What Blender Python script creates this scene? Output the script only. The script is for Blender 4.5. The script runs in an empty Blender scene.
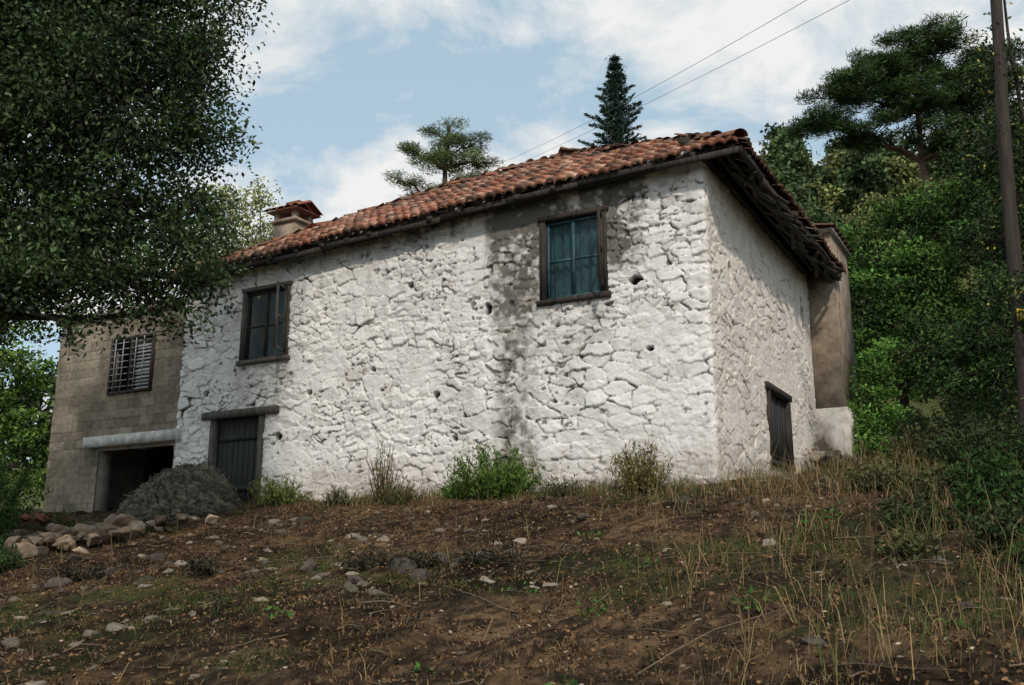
import bpy, math, numpy as np
from mathutils import Vector
rng=np.random.default_rng(7)
scene=bpy.context.scene
scene.view_settings.view_transform='Standard'
scene.view_settings.look='None'
scene.view_settings.exposure=0

# ---------------------------------------------------------------- noise
def hsh(ix,iy,s):
    v=np.sin(ix*127.1+iy*311.7+s*74.7)*43758.5453
    return v-np.floor(v)
def vnoise(x,y,s=0):
    ix=np.floor(x);iy=np.floor(y);fx=x-ix;fy=y-iy
    fx=fx*fx*(3-2*fx);fy=fy*fy*(3-2*fy)
    a=hsh(ix,iy,s);b=hsh(ix+1,iy,s);c=hsh(ix,iy+1,s);d=hsh(ix+1,iy+1,s)
    return a+(b-a)*fx+(c-a)*fy+(a-b-c+d)*fx*fy
def fbm(x,y,s=0,o=4):
    r=0;a=.5
    for i in range(o):
        r=r+a*vnoise(x*2**i+i*17.3,y*2**i-i*9.1,s+i);a*=.5
    return r/(1-.5**o)
def worley(x,y,s=0):
    ix=np.floor(x);iy=np.floor(y)
    F1=np.full(x.shape,9.);F2=np.full(x.shape,9.);I=np.zeros(x.shape);DX=np.zeros(x.shape);DY=np.zeros(x.shape)
    for i in(-1,0,1):
        for j in(-1,0,1):
            cx=ix+i;cy=iy+j
            px=cx+.1+.8*hsh(cx,cy,s);py=cy+.1+.8*hsh(cx,cy,s+5)
            dx=x-px;dy=y-py;D=np.sqrt(dx*dx+dy*dy)
            n=D<F1
            F2=np.where(n,F1,np.minimum(F2,D))
            I=np.where(n,hsh(cx,cy,s+9),I);DX=np.where(n,dx,DX);DY=np.where(n,dy,DY)
            F1=np.where(n,D,F1)
    return F1,F2,I,DX,DY
def ss(a,b,x):
    t=np.clip((x-a)/(b-a),0,1);return t*t*(3-2*t)

# ---------------------------------------------------------------- mesh helpers
def link(o,parent=None):
    scene.collection.objects.link(o)
    if parent is not None:o.parent=parent
    return o
def mk(name,V,F,mat,parent=None,col=None,smooth=False):
    V=np.asarray(V,dtype=np.float32);F=np.asarray(F,dtype=np.int32)
    me=bpy.data.meshes.new(name);k=F.shape[1]
    me.vertices.add(len(V));me.vertices.foreach_set('co',V.ravel())
    me.loops.add(len(F)*k);me.loops.foreach_set('vertex_index',F.ravel())
    me.polygons.add(len(F));me.polygons.foreach_set('loop_start',np.arange(0,len(F)*k,k,dtype=np.int32))
    if smooth:me.polygons.foreach_set('use_smooth',np.ones(len(F),dtype=bool))
    if col is not None:
        c=np.ones((len(V),4),dtype=np.float32);c[:,:3]=col
        at=me.color_attributes.new('Col','FLOAT_COLOR','POINT');at.data.foreach_set('color',c.ravel())
    me.update(calc_edges=True);me.validate()
    me.materials.append(mat)
    return link(bpy.data.objects.new(name,me),parent)
def empty(name,loc=(0,0,0),rot=0):
    o=bpy.data.objects.new(name,None);o.location=loc;o.rotation_euler=(0,0,rot);o.empty_display_size=.2
    return link(o)
class Bag:
    def __init__(s):s.V=[];s.F=[];s.n=0;s.C=[]
    def add(s,v,f,c=None):
        v=np.asarray(v,float);s.V.append(v);s.F.append(np.asarray(f)+s.n);s.n+=len(v)
        if c is not None:
            c=np.asarray(c,float)
            s.C.append(np.tile(c,(len(v),1)) if c.ndim==1 else c)
    def box(s,x0,x1,y0,y1,z0,z1,c=None):
        v=[(x,y,z) for x in(x0,x1) for y in(y0,y1) for z in(z0,z1)]
        s.add(v,[(0,1,3,2),(4,6,7,5),(0,4,5,1),(2,3,7,6),(0,2,6,4),(1,5,7,3)],c)
    def beam(s,p0,p1,w,h,up=(0,0,1),c=None):
        p0=np.array(p0,float);p1=np.array(p1,float);d=p1-p0;d/=np.linalg.norm(d)
        u=np.array(up,float);r=np.cross(d,u);r/=np.linalg.norm(r);u=np.cross(r,d)
        v=[p+r*a*w/2+u*b*h/2 for p in(p0,p1) for a,b in((-1,-1),(1,-1),(1,1),(-1,1))]
        s.add(v,[(0,1,2,3),(4,7,6,5),(0,4,5,1),(1,5,6,2),(2,6,7,3),(3,7,4,0)],c)
    def tube(s,P,R,k=7,c=None):
        P=np.asarray(P,float);n=len(P)
        T=np.gradient(P,axis=0);T/=np.linalg.norm(T,axis=1)[:,None]+1e-9
        ref=np.array([.31,.17,.93]) if abs(T[0][2])<.8 else np.array([1.,.1,.05])
        vs=[]
        for i in range(n):
            a=np.cross(T[i],ref);a/=np.linalg.norm(a)+1e-9;b=np.cross(T[i],a)
            th=np.arange(k)*2*math.pi/k
            vs.append(P[i]+R[i]*(np.cos(th)[:,None]*a+np.sin(th)[:,None]*b))
        f=[(i*k+j,i*k+(j+1)%k,(i+1)*k+(j+1)%k,(i+1)*k+j) for i in range(n-1) for j in range(k)]
        s.add(np.concatenate(vs),f,c)
    def make(s,name,mat,parent=None,smooth=False,shear=0):
        V=np.concatenate(s.V)
        if shear:V[:,2]+=shear*np.minimum(V[:,0],0)
        return mk(name,V,np.concatenate(s.F),mat,parent,np.concatenate(s.C) if s.C else None,smooth)
SH=.036   # the old roof drops toward its left end

# ---------------------------------------------------------------- materials
def newmat(name):
    m=bpy.data.materials.new(name);m.use_nodes=True
    nt=m.node_tree;return m,nt,nt.nodes['Principled BSDF']
def mat_noise(name,c1,c2,scale=6,rough=.85,bump=.3,stretch=(1,1,1),metal=0,c3=None):
    m,nt,b=newmat(name);N=nt.nodes;L=nt.links
    tc=N.new('ShaderNodeTexCoord');mp=N.new('ShaderNodeMapping');mp.inputs['Scale'].default_value=stretch
    L.new(tc.outputs['Object'],mp.inputs['Vector'])
    n=N.new('ShaderNodeTexNoise');n.inputs['Scale'].default_value=scale;n.inputs['Detail'].default_value=8;n.inputs['Roughness'].default_value=.65
    L.new(mp.outputs[0],n.inputs['Vector'])
    r=N.new('ShaderNodeValToRGB');r.color_ramp.elements[0].position=.33;r.color_ramp.elements[1].position=.68
    r.color_ramp.elements[0].color=(*c1,1);r.color_ramp.elements[1].color=(*c2,1)
    if c3:
        e=r.color_ramp.elements.new(.52);e.color=(*c3,1)
    L.new(n.outputs['Fac'],r.inputs['Fac']);L.new(r.outputs[0],b.inputs['Base Color'])
    b.inputs['Roughness'].default_value=rough;b.inputs['Metallic'].default_value=metal
    bp=N.new('ShaderNodeBump');bp.inputs['Strength'].default_value=bump;bp.inputs['Distance'].default_value=.02
    L.new(n.outputs['Fac'],bp.inputs['Height']);L.new(bp.outputs[0],b.inputs['Normal'])
    return m
def mat_col(name,rough=.8,trans=0,nscale=30,namp=.35,bump=.3,dist=.01,spec=.3):
    m,nt,b=newmat(name);N=nt.nodes;L=nt.links
    a=N.new('ShaderNodeAttribute');a.attribute_name='Col'
    out=a.outputs['Color']
    if namp>0:
        tc=N.new('ShaderNodeTexCoord')
        n=N.new('ShaderNodeTexNoise');n.inputs['Scale'].default_value=nscale;n.inputs['Detail'].default_value=7;n.inputs['Roughness'].default_value=.7
        L.new(tc.outputs['Object'],n.inputs['Vector'])
        mr=N.new('ShaderNodeMapRange');mr.inputs['From Min'].default_value=.3;mr.inputs['From Max'].default_value=.7
        mr.inputs['To Min'].default_value=1-namp;mr.inputs['To Max'].default_value=1+namp*.6
        L.new(n.outputs['Fac'],mr.inputs['Value'])
        mx=N.new('ShaderNodeVectorMath');mx.operation='SCALE'
        L.new(out,mx.inputs[0]);L.new(mr.outputs[0],mx.inputs['Scale']);out=mx.outputs[0]
        if bump>0:
            bp=N.new('ShaderNodeBump');bp.inputs['Strength'].default_value=bump;bp.inputs['Distance'].default_value=dist
            L.new(n.outputs['Fac'],bp.inputs['Height']);L.new(bp.outputs[0],b.inputs['Normal'])
    L.new(out,b.inputs['Base Color']);b.inputs['Roughness'].default_value=rough
    b.inputs['Specular IOR Level'].default_value=spec
    if trans>0:
        t=N.new('ShaderNodeBsdfTranslucent');L.new(out,t.inputs['Color'])
        ms=N.new('ShaderNodeMixShader');ms.inputs[0].default_value=trans
        L.new(b.outputs[0],ms.inputs[1]);L.new(t.outputs[0],ms.inputs[2])
        L.new(ms.outputs[0],N['Material Output'].inputs['Surface'])
    return m
M_wall=mat_col('whitewashed_rubble',.92,0,34,.09,.65,.016,.15)
M_block=mat_col('concrete_block',.95,0,45,.3,.5,.01,.1)
M_tile=mat_col('clay_tile',.9,0,22,.55,.4,.01,.15)
M_leaf=mat_col('leaf',.55,.25,0,0,0,0,.3)
M_far=mat_col('distant_leaf',.7,0,0,0,0,0,.2)
M_grass=mat_col('grass',.8,0,0,0,0,0,.12)
M_ground=mat_col('soil_litter',.95,0,14,.65,1.0,.06,.08)
M_rock=mat_col('stone',.92,0,14,.5,.8,.03,.15)
M_bark=mat_noise('bark',(.02,.016,.012),(.09,.07,.055),14,.95,.8,(1,1,.25))
M_pbark=mat_noise('pine_bark',(.05,.03,.02),(.16,.10,.07),14,.95,.8,(1,1,.25))
M_wood=mat_noise('weathered_dark_wood',(.010,.008,.007),(.06,.046,.037),18,.85,.6,(1,1,.15))
M_woodh=mat_noise('weathered_beam',(.012,.010,.008),(.07,.053,.04),18,.85,.6,(.15,1,1))
M_greyw=mat_noise('grey_wood',(.04,.036,.032),(.14,.12,.10),18,.85,.6,(1,1,.15))
M_door=mat_noise('door_planks',(.010,.012,.012),(.045,.048,.046),16,.8,.6,(3,1,.15))
M_teal=mat_noise('teal_paint',(.010,.035,.042),(.030,.10,.115),12,.6,.3)
M_tealdk=mat_noise('teal_curtain',(.006,.022,.030),(.055,.17,.18),2.6,.8,.3,(3,1,1.2))
M_tealbl=mat_noise('blue_curtain',(.006,.015,.02),(.035,.09,.11),1.6,.8,.3,(3,1,.6))
M_plas=mat_noise('tower_plaster',(.13,.105,.08),(.40,.32,.24),3,.95,.4,c3=(.27,.215,.16))
M_wplas=mat_noise('white_plaster',(.30,.26,.22),(.78,.74,.68),3,.95,.6,c3=(.64,.59,.53))
M_conc=mat_noise('concrete',(.2,.18,.15),(.38,.34,.3),5,.95,.4)
M_paint=mat_noise('white_paint_beam',(.4,.38,.34),(.8,.79,.76),6,.8,.4)
M_dark=mat_noise('unlit_interior',(.02,.018,.015),(.05,.045,.04),5,.95,.2)  # near-black tint puts the darkness of the unlit rooms into the plaster
M_pole=mat_noise('creosote_pole',(.012,.009,.007),(.06,.042,.032),16,.85,.8,(1,1,.1))
M_wire=mat_noise('wire',(.10,.10,.10),(.14,.14,.14),6,.6,0)
M_iron=mat_noise('bar_paint',(.2,.22,.23),(.5,.52,.52),16,.6,.2)
M_yel=mat_noise('yellow_plate',(.5,.36,.03),(.65,.48,.05),8,.6,.2)
m,nt,b=newmat('window_glass');b.inputs['Base Color'].default_value=(.02,.05,.06,1);b.inputs['Roughness'].default_value=.08
b.inputs['Alpha'].default_value=.35;b.inputs['Specular IOR Level'].default_value=.6;M_glass=m

# ---------------------------------------------------------------- terrain
def H(x,y,fine=True):
    x=np.asarray(x,float);y=np.asarray(y,float)
    d=14.07-(x*.4848+y*.8746)
    df=np.clip(d,0,14)
    z=np.where(d>0,1.24-.2*np.minimum(d,22)-.03*np.maximum(d-22,0)-.12*np.sin(df/14*math.pi),1.24+.11*np.minimum(-d,70))
    ys=np.maximum(y,8.)
    z=z+24*ss(34,92,y)*ss(.10,.30,x/ys)+14*ss(60,140,y)*ss(.38,.8,x/ys)
    far=ss(30,100,np.hypot(x,y))
    z=z+far*(fbm(x/22,y/22,3)-.5)*11
    nr=ss(.2,3,np.abs(d))
    z=z+(fbm(x/2.2,y/2.2,11)-.5)*.26*(.15+.85*nr)
    if fine:
        z=z+(fbm(x/.5,y/.5,21,3)-.5)*.13+(fbm(x/.16,y/.16,31,2)-.5)*.06
    return z
def spaced(a,b,step,lo,hi):
    core=list(np.arange(a,b,step));s=step;v=b;R=[]
    while v<hi:
        R.append(v);s=min(s*1.13,max(2.5,v*.06));v+=s
    R.append(hi);s=step;v=a;Lf=[]
    while v>lo:
        s*=1.13;v-=s;Lf.append(v)
    return np.array(Lf[::-1]+core+R)
gx=spaced(-12,12,.055,-700,700);gy=spaced(3.2,19,.05,-300,900)
X,Y=np.meshgrid(gx,gy);Z=H(X,Y)
def grid_faces(nx,ny):
    i=np.arange(nx*ny).reshape(ny,nx)
    return np.stack([i[:-1,:-1],i[:-1,1:],i[1:,1:],i[1:,:-1]],-1).reshape(-1,4)
n1=fbm(X/1.6,Y/1.6,41);n2=fbm(X/.35,Y/.35,51);n3=fbm(X/.09,Y/.09,61,2);g=fbm(X/2.4+7,Y/2.4,71)
soil=np.array([.030,.020,.012]);och=np.array([.135,.086,.047]);grn=np.array([.033,.043,.013]);hillc=np.array([.12,.13,.05])  # soil and litter tones kept dark, standing in for shadow over the foreground
f=ss(.40,.68,.45*n2+.55*n3)[...,None]
c=soil*(1-f)+och*f
gm=(ss(.48,.62,g)*ss(.35,.6,n2)*.75)[...,None]
c=c*(1-gm)+grn*gm
c=c*(.45+1.1*ss(.25,.75,n1)[...,None])
fr=ss(24,45,np.hypot(X,Y))[...,None];hn=fbm(X/5,Y/5,43)[...,None];c=c*(1-fr)+hillc*(.3+1.3*hn)*fr
mk('ground',np.stack([X,Y,Z],-1).reshape(-1,3),grid_faces(len(gx),len(gy)),M_ground,None,c.reshape(-1,3),True)

# ---------------------------------------------------------------- house
house=empty('stone_house',(3.04,14.4,0),math.radians(-29))
def w2(x,y):
    a=math.radians(-29);return 3.04+x*math.cos(a)-y*math.sin(a),14.4+x*math.sin(a)+y*math.cos(a)
st=.018
u=np.arange(-11.38,7.3+st/2,st);zz=np.arange(.6,6.6,st)
U,Zw=np.meshgrid(u,zz)
r=.08
ang=ss(-r,r,U)*math.pi/2
PX=np.where(U<-r,U,0.);PY=np.where(U>r,U,0.)
k=(U+r)/(2*r);inb=(U>=-r)&(U<=r)
PX=np.where(inb,-r*(1-k)**2,PX);PY=np.where(inb,r*k**2,PY)
NX=np.sin(ang);NY=-np.cos(ang)
hf1=fbm(U*5,Zw*5,101)-.5;hf2=fbm(U*5+40,Zw*5,102)-.5;hf3=fbm(U*17,Zw*17,103,2)-.5;hf4=fbm(U*17+40,Zw*17,104,2)-.5
wx=U+(fbm(U*1.6,Zw*1.6,1)-.5)*.42+hf1*.10+hf3*.025;wz=Zw+(fbm(U*1.6+9,Zw*1.6,2)-.5)*.28+hf2*.075+hf4*.02
F1,F2,I1,DX,DY=worley(wx/.43,wz/.215,3);G1,G2,I2,EX,EY=worley(wx/.22,wz/.115,8)
sel=(fbm(U*1.2,Zw*1.2,5)>.52).astype(float)
e=(F2-F1)*(1-sel)+(G2-G1)*sel*.8
I=np.where(sel<.5,I1,I2);tx=np.where(sel<.5,DX,EX);ty=np.where(sel<.5,DY,EY)
dome=ss(0,.10,e)
tilt=(hsh(np.floor(I*997),3.,1)-.5)*tx+(hsh(np.floor(I*997),7.,2)-.5)*ty
plast=ss(.47,.70,fbm(U*1.1+3,Zw*1.1+7,14))*.75
mid=fbm(U*3.2,Zw*4.2,115);rough=fbm(U*13,Zw*15,116)
disp=(dome*.021+(I-.5)*.036+tilt*.065)*(1-plast)+(mid-.5)*.022+(rough-.5)*.020+(fbm(U*30,Zw*30,16,2)-.5)*.009
wj=.02+.13*ss(.47,.74,fbm(U*6,Zw*6,118))
crkm=ss(.41,.56,fbm(U*2.1+5,Zw*2.1,17))
crk=(1-ss(.3*wj,wj,e))*crkm*(1-plast*.9).clip(0,1)
chip=ss(.71,.77,fbm(U*8,Zw*11,119,3))*ss(.45,.6,fbm(U*.8,Zw*.8,120))
crk=np.maximum(crk,chip*.8)*np.where(U>0,.4,1)
disp=disp*np.where(U>0,.7,1)-crk*.034
nz=fbm(U*1.3,Zw*.6,23);nf=fbm(U*9,Zw*9,24);nv=fbm(U*5,Zw*.5,27)
white=np.array([.87,.85,.83]);cream=np.array([.87,.79,.71])  # side wall tinted warm cream: its sunlit warmth is put into the colour
sidef=ss(-.05,.1,U)[...,None]
C=white*(1-sidef)+cream*sidef
C=C*(1-.13*ss(.45,.8,nz)[...,None])*(1-.09*ss(.45,.75,fbm(U*3.3,Zw*3.3,121))[...,None])
T=-U
def blob(t0,t1,z0,z1,ft=.2,fz=.3):
    return ss(t0-ft,t0+ft,T)*(1-ss(t1-ft,t1+ft,T))*ss(z0-fz,z0+fz,Zw)*(1-ss(z1-fz,z1+fz,Zw))
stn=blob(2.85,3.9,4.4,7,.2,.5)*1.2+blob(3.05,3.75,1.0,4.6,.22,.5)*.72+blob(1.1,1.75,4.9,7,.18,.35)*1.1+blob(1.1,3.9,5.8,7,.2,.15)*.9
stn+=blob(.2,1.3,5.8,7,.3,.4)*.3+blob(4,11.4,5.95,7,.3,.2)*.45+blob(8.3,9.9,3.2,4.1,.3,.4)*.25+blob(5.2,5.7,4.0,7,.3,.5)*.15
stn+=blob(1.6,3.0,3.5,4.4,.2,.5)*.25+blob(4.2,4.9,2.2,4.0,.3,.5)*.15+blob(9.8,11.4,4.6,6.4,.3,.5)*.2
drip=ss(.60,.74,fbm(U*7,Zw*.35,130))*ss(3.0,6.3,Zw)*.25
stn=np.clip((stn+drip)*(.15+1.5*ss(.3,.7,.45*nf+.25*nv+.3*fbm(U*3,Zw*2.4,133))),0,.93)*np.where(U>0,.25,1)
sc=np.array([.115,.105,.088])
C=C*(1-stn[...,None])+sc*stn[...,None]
bl=(ss(.60,.74,fbm(U*4,Zw*4,33))*ss(.45,.65,fbm(U*.9,Zw*.9,34))*.4)[...,None]
C=C*(1-bl)+np.array([.50,.44,.37])*bl
dirt=((1-ss(1.1,2.2,Zw+.8*(nf-.5)+.8*(nz-.5)))*.5)[...,None]
C=C*(1-dirt)+np.array([.36,.28,.21])*dirt
edg=((1-ss(0,.06,e))*(.12+.36*crkm)*(1-plast))[...,None];C=C*(1-edg)+np.array([.30,.26,.22])*edg
cc=(crk*.93)[...,None];C=C*(1-cc)+np.array([.06,.045,.035])*cc
for (hu,hz,a,bb) in [(-1.17,4.54,.13,.08),(-3.95,4.43,.09,.10),(1.15,4.79,.09,.17),(-6.4,3.6,.06,.05),(-5.6,5.1,.07,.05),(-7.6,4.9,.06,.05),(6.6,5.3,.12,.5),(-10.6,3.5,.06,.06),(-5.0,3.0,.08,.06),(-7.9,3.3,.07,.05),(-4.6,2.2,.06,.05),(-8.6,2.5,.09,.07),(-1.0,3.4,.06,.04)]:
    q=((U-hu)/a)**2+((Zw-hz)/bb)**2+(nf-.5)*2.2
    hm=1-ss(.7,1.15,q);disp=disp-hm*.17;C=C*(1-hm[...,None])+np.array([.02,.016,.012])*hm[...,None]  # dents coloured near-black: the shade inside the holes is painted
Zf=np.where(Zw>5.6,5.6+(Zw-5.6)*(1+SH*np.minimum(U,0)/1.0),Zw)
V=np.stack([PX+NX*disp,PY+NY*disp,Zf],-1)
Fc=grid_faces(len(u),len(zz))
uc=(U[:-1,:-1]+st/2).ravel();zc=(Zw[:-1,:-1]+st/2).ravel()
ops=[(-2.91,-1.67,4.385,5.88),(-9.73,-8.47,4.05,5.59),(-10.38,-9.0,.5,2.99),(3.1,4.7,1.9,3.18)]
keep=np.ones(len(uc),bool)
for a,b_,c_,d_ in ops: keep&=~((uc>a+.02)&(uc<b_-.02)&(zc>c_+.02)&(zc<d_-.02))
mk('whitewashed_walls',V.reshape(-1,3),Fc[keep],M_wall,house,C.reshape(-1,3),True)
R=Bag()
for a,b_,c_,d_ in ops[:3]:
    R.box(a-.1,a,.14,.5,c_-.1,d_+.1);R.box(b_,b_+.1,.14,.5,c_-.1,d_+.1)
    R.box(a,b_,.14,.5,d_,d_+.1);R.box(a,b_,.14,.5,c_-.1,c_)
a,b_,c_,d_=ops[3]
R.box(-.5,-.14,a-.1,a,c_-.1,d_+.1);R.box(-.5,-.14,b_,b_+.1,c_-.1,d_+.1);R.box(-.5,-.14,a,b_,d_,d_+.1);R.box(-.5,-.14,a,b_,c_-.1,c_)
R.make('window_reveals',M_conc,house)
R=Bag();R.box(-11.38,-.2,7.1,7.3,.6,6.58);R.box(-11.38,-11.2,.2,7.08,.6,6.58)
R.make('rear_walls',M_wplas,house,False,SH)
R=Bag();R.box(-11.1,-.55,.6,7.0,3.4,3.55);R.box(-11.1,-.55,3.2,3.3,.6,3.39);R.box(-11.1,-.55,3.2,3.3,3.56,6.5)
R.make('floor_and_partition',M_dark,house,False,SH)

def window(name,x0,x1,z0,z1,frame,sash,back,fw=.09,open_leaf=None,bars=2,rng_back=(0,1)):
    e=bpy.data.objects.new(name,None);link(e,house)
    B=Bag()
    B.box(x0,x0+fw,-.055,.13,z0,z1);B.box(x1-fw,x1,-.05,.13,z0,z1+.01)
    B.box(x0-.03,x1+.04,-.065,.13,z1+.012,z1+fw);B.box(x0-.05,x1+.05,-.085,.13,z0-.06,z0+.03)
    B.make('outer_frame',frame,e)
    S=Bag();a=x0+fw+.003;b=x1-fw-.003;lo=z0+.033;hi=z1-.005;s=.05
    S.box(a,a+s,.02,.06,lo,hi);S.box(b-s,b,.02,.06,lo,hi);S.box(a+s,b-s,.02,.06,hi-s,hi);S.box(a+s,b-s,.02,.06,lo,lo+s)
    mx=a+(b-a)*.48
    S.box(mx-.03,mx+.03,.018,.062,lo+s,hi-s)
    for i in range(1,bars):
        zb=lo+(hi-lo)*i/bars-.03;S.box(a+s,mx-.031,.025,.055,zb,zb+.035);S.box(mx+.031,b-s,.025,.055,zb,zb+.035)
    S.make('casement',sash,e)
    G=Bag();G.add([(a+s,.04,lo+s),(b-s,.04,lo+s),(b-s,.04,hi-s),(a+s,.04,hi-s)],[(0,1,2,3)]);G.make('panes',M_glass,e)
    if back:
        n=60;xs=np.linspace(a+(b-a)*rng_back[0],a+(b-a)*rng_back[1],n);vv=[];
        for x in xs:
            y=.16+.02*math.sin(x*38)+.01*math.sin(x*91)
            vv+= [(x,y,lo),(x,y,hi)]
        K=Bag();K.add(vv,[(2*i,2*i+2,2*i+3,2*i+1) for i in range(n-1)]);K.make('curtain',back,e,True)
    if open_leaf:
        hx,angd,lw,hz0,hz1=open_leaf;ca,sa=math.cos(math.radians(angd)),math.sin(math.radians(angd))
        P=lambda q,z:(hx+q*ca,-.07-q*sa,z)
        O=Bag()
        O.beam(P(0,hz0),P(0,hz1),.045,.035,(ca,-sa,0));O.beam(P(lw,hz0),P(lw,hz1),.045,.035,(ca,-sa,0))
        for q in(hz0+.02,(hz0+hz1)/2,hz1-.02):O.beam(P(.02,q),P(lw-.02,q),.03,.045)
        O.make('open_leaf',frame,e)
    return e
window('upper_window',-2.91,-1.67,4.385,5.80,M_wood,M_teal,M_tealdk,.10,(-1.75,72,.42,4.5,5.75),2,(0,.86))
window('upper_window_small',-9.73,-8.47,4.05,5.50,M_greyw,M_wood,M_tealbl,.09,(-8.55,70,.42,4.15,5.45),2,(.48,1))
e=bpy.data.objects.new('side_window',None);link(e,house);B=Bag()
B.box(-.13,.06,3.1,3.22,1.9,3.16);B.box(-.13,.06,4.58,4.7,1.9,3.16);B.box(-.13,.075,3.0,4.8,3.162,3.28);B.box(-.13,.07,3.05,4.75,1.82,1.898)
B.make('frame',M_wood,e);B=Bag()
for i in range(7):
    y=3.23+i*.195;B.box(-.06,-.03-.01*(i%2),y,y+.18,1.9,3.16-.05*(i%3==1))
B.make('shutter_boards',M_door,e)
e=bpy.data.objects.new('plank_door',None);link(e,house);B=Bag()
B.box(-10.4,-10.27,-.05,.13,.7,2.95);B.box(-9.1,-8.98,-.05,.13,.7,2.95);B.box(-10.62,-8.62,-.09,.13,2.952,3.1)
B.make('door_frame',M_greyw,e);B=Bag()
for i in range(8):
    x=-10.265+i*.1455;B.box(x,x+.138,.06+.006*(i%2),.1,.75,2.945)
B.box(-10.25,-9.12,.035,.06,1.5,1.6);B.box(-10.25,-9.12,.035,.06,2.5,2.6)
B.make('door_planks',M_door,e)

# roof
EX0,EX1,EY0,EY1=-11.6,.72,-.35,7.65;EZ=6.42;RZ=8.86;RY=3.65;RA,RB=-7.1,-4.0
c00=np.array([EX0,EY0,EZ]);c10=np.array([EX1,EY0,EZ]);c11=np.array([EX1,EY1,EZ]);c01=np.array([EX0,EY1,EZ])
ra=np.array([RA,RY,RZ]);rb=np.array([RB,RY,RZ])
B=Bag();o=np.array([0,0,-.06])
B.add([c00+o,c10+o,c11+o,c01+o,ra+o,rb+o],[(0,1,5,4),(2,3,4,5)])
B.add([c10+o,c11+o,rb+o,rb+o-(0,.001,0)],[(0,1,2,3)]);B.add([c01+o,c00+o,ra+o,ra+o+(0,.001,0)],[(0,1,2,3)])
B.make('roof_deck_boards',M_woodh,house,False,SH)
TB=Bag()
def sagf(x,s,seed):
    return .11*(float(vnoise(np.array([x/1.5+seed]),np.array([s/1.3]),5)[0])-.5)
def slope(P0,P1,Q0,Q1,seed,shade=1.):
    L=np.linalg.norm(P1-P0);a=(P1-P0)/L
    q=Q0-P0;b=q-a*np.dot(q,a);S=np.linalg.norm(b);b=b/S;n=np.cross(a,b)
    if n[2]<0:n=-n
    l0=np.dot(Q0-P0,a);l1=np.dot(Q1-P0,a)
    w=.195;rows=int(S/.30)+1
    for rI in range(rows):
        s0=rI*.30-.05
        f0=max(0,s0)/S;lo=l0*f0;hi=L+(l1-L)*f0
        rowj=rng.normal(0,.008)
        for cI in range(int(L/w)+1):
            x=cI*w+.1+rowj
            if x<lo-.02 or x>hi+.02:continue
            j=rng.normal(0,1,6)
            m_=7;xs=np.linspace(-.5,.5,m_);prof=.058*np.cos(xs*math.pi)-.008
            s1=s0+.36
            sg=sagf(x,s0,seed)
            V=[]
            for (sv,off,drop) in((s0,.060,.060),(s0,.060,0),(s0+.03,.060,0),(s1,.012,0)):
                for xi,pf in zip(xs,prof):
                    px=x+xi*w*.97+j[0]*.006+(sv-s0)*j[1]*.06
                    p=P0+a*px+b*(sv+j[2]*.02)+n*(off-drop+pf+sg+abs(j[3])*.010+xi*j[4]*.018)
                    V.append(p)
            fcs=[(k_*m_+i,k_*m_+i+1,(k_+1)*m_+i+1,(k_+1)*m_+i) for k_ in range(3) for i in range(m_-1)]
            t=rng.random();base=np.array([.40,.155,.09])*(1-t)+np.array([.34,.185,.13])*t
            q_=rng.random()
            if q_<.18:base=np.array([.13,.085,.065])
            elif q_<.36:base=np.array([.50,.31,.22])
            base=base*(.6+.65*rng.random())
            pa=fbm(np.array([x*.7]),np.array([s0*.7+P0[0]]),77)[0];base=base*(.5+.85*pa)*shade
            cv=np.tile(base,(len(V),1));cv[:m_]*=.4;cv[m_:2*m_]*=.8;TB.add(V,fcs,cv)  # tile lips darkened: shade of the gaps between rows painted on
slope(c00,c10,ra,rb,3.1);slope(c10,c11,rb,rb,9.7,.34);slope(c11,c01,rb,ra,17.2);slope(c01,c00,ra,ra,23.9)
def caps(A,Bp,up=.07,shade=1.):
    L=np.linalg.norm(Bp-A);d=(Bp-A)/L;side=np.cross(d,(0,0,1));side/=np.linalg.norm(side);n=np.cross(side,d)
    for i in range(int(L/.33)+1):
        s0=i*.33;V=[]
        j=rng.normal(0,1,4)
        for s_,rr,h in((s0-.02,.105,.03),(s0+.38,.085,.0)):
            for th in np.linspace(0,math.pi,8):
                V.append(A+d*s_+side*(math.cos(th)*rr*1.25+j[0]*.02)+n*(math.sin(th)*rr+up-.05+h+j[1]*.014+j[3]*.03*(s_-s0)))
        t=rng.random();base=(np.array([.33,.135,.08])*(1-t)+np.array([.20,.13,.095])*t)*(.55+.6*rng.random())*shade
        TB.add(V,[(i_,i_+1,i_+9,i_+8) for i_ in range(7)],base)
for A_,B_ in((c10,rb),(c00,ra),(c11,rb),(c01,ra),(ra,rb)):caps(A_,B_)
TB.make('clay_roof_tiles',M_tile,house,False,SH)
B=Bag()
for i in range(9):
    x0=EX0+.03+i*(EX1-EX0-.06)/9;x1=EX0+.03+(i+1)*(EX1-EX0-.06)/9-.01
    dz=rng.normal(0,.018);B.box(x0,x1,-.345+rng.normal(0,.005),-.315,6.26+dz,6.36+dz)
for i in range(6):
    y0=-.3+i*1.3;dz=rng.normal(0,.03)
    B.box(.66+rng.normal(0,.03),.71,y0,y0+1.28,6.24+dz,6.37+dz)
B.box(-11.38,0,-.10,.06,6.36,6.50);B.box(-.05,.1,.0,7.3,6.33,6.47)
B.make('fascia_boards',M_wood,house,False,SH)
B=Bag()
k1=(RZ-EZ)/(RY-EY0);k2=(RZ-EZ)/(EX1-RB)
for x in np.arange(-11.2,.6,.62):
    x+=rng.normal(0,.04);B.beam((x,-.31-rng.uniform(0,.1),EZ-.125+.04*k1),(x,.3,EZ-.125+.65*k1),.09,.1)
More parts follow.
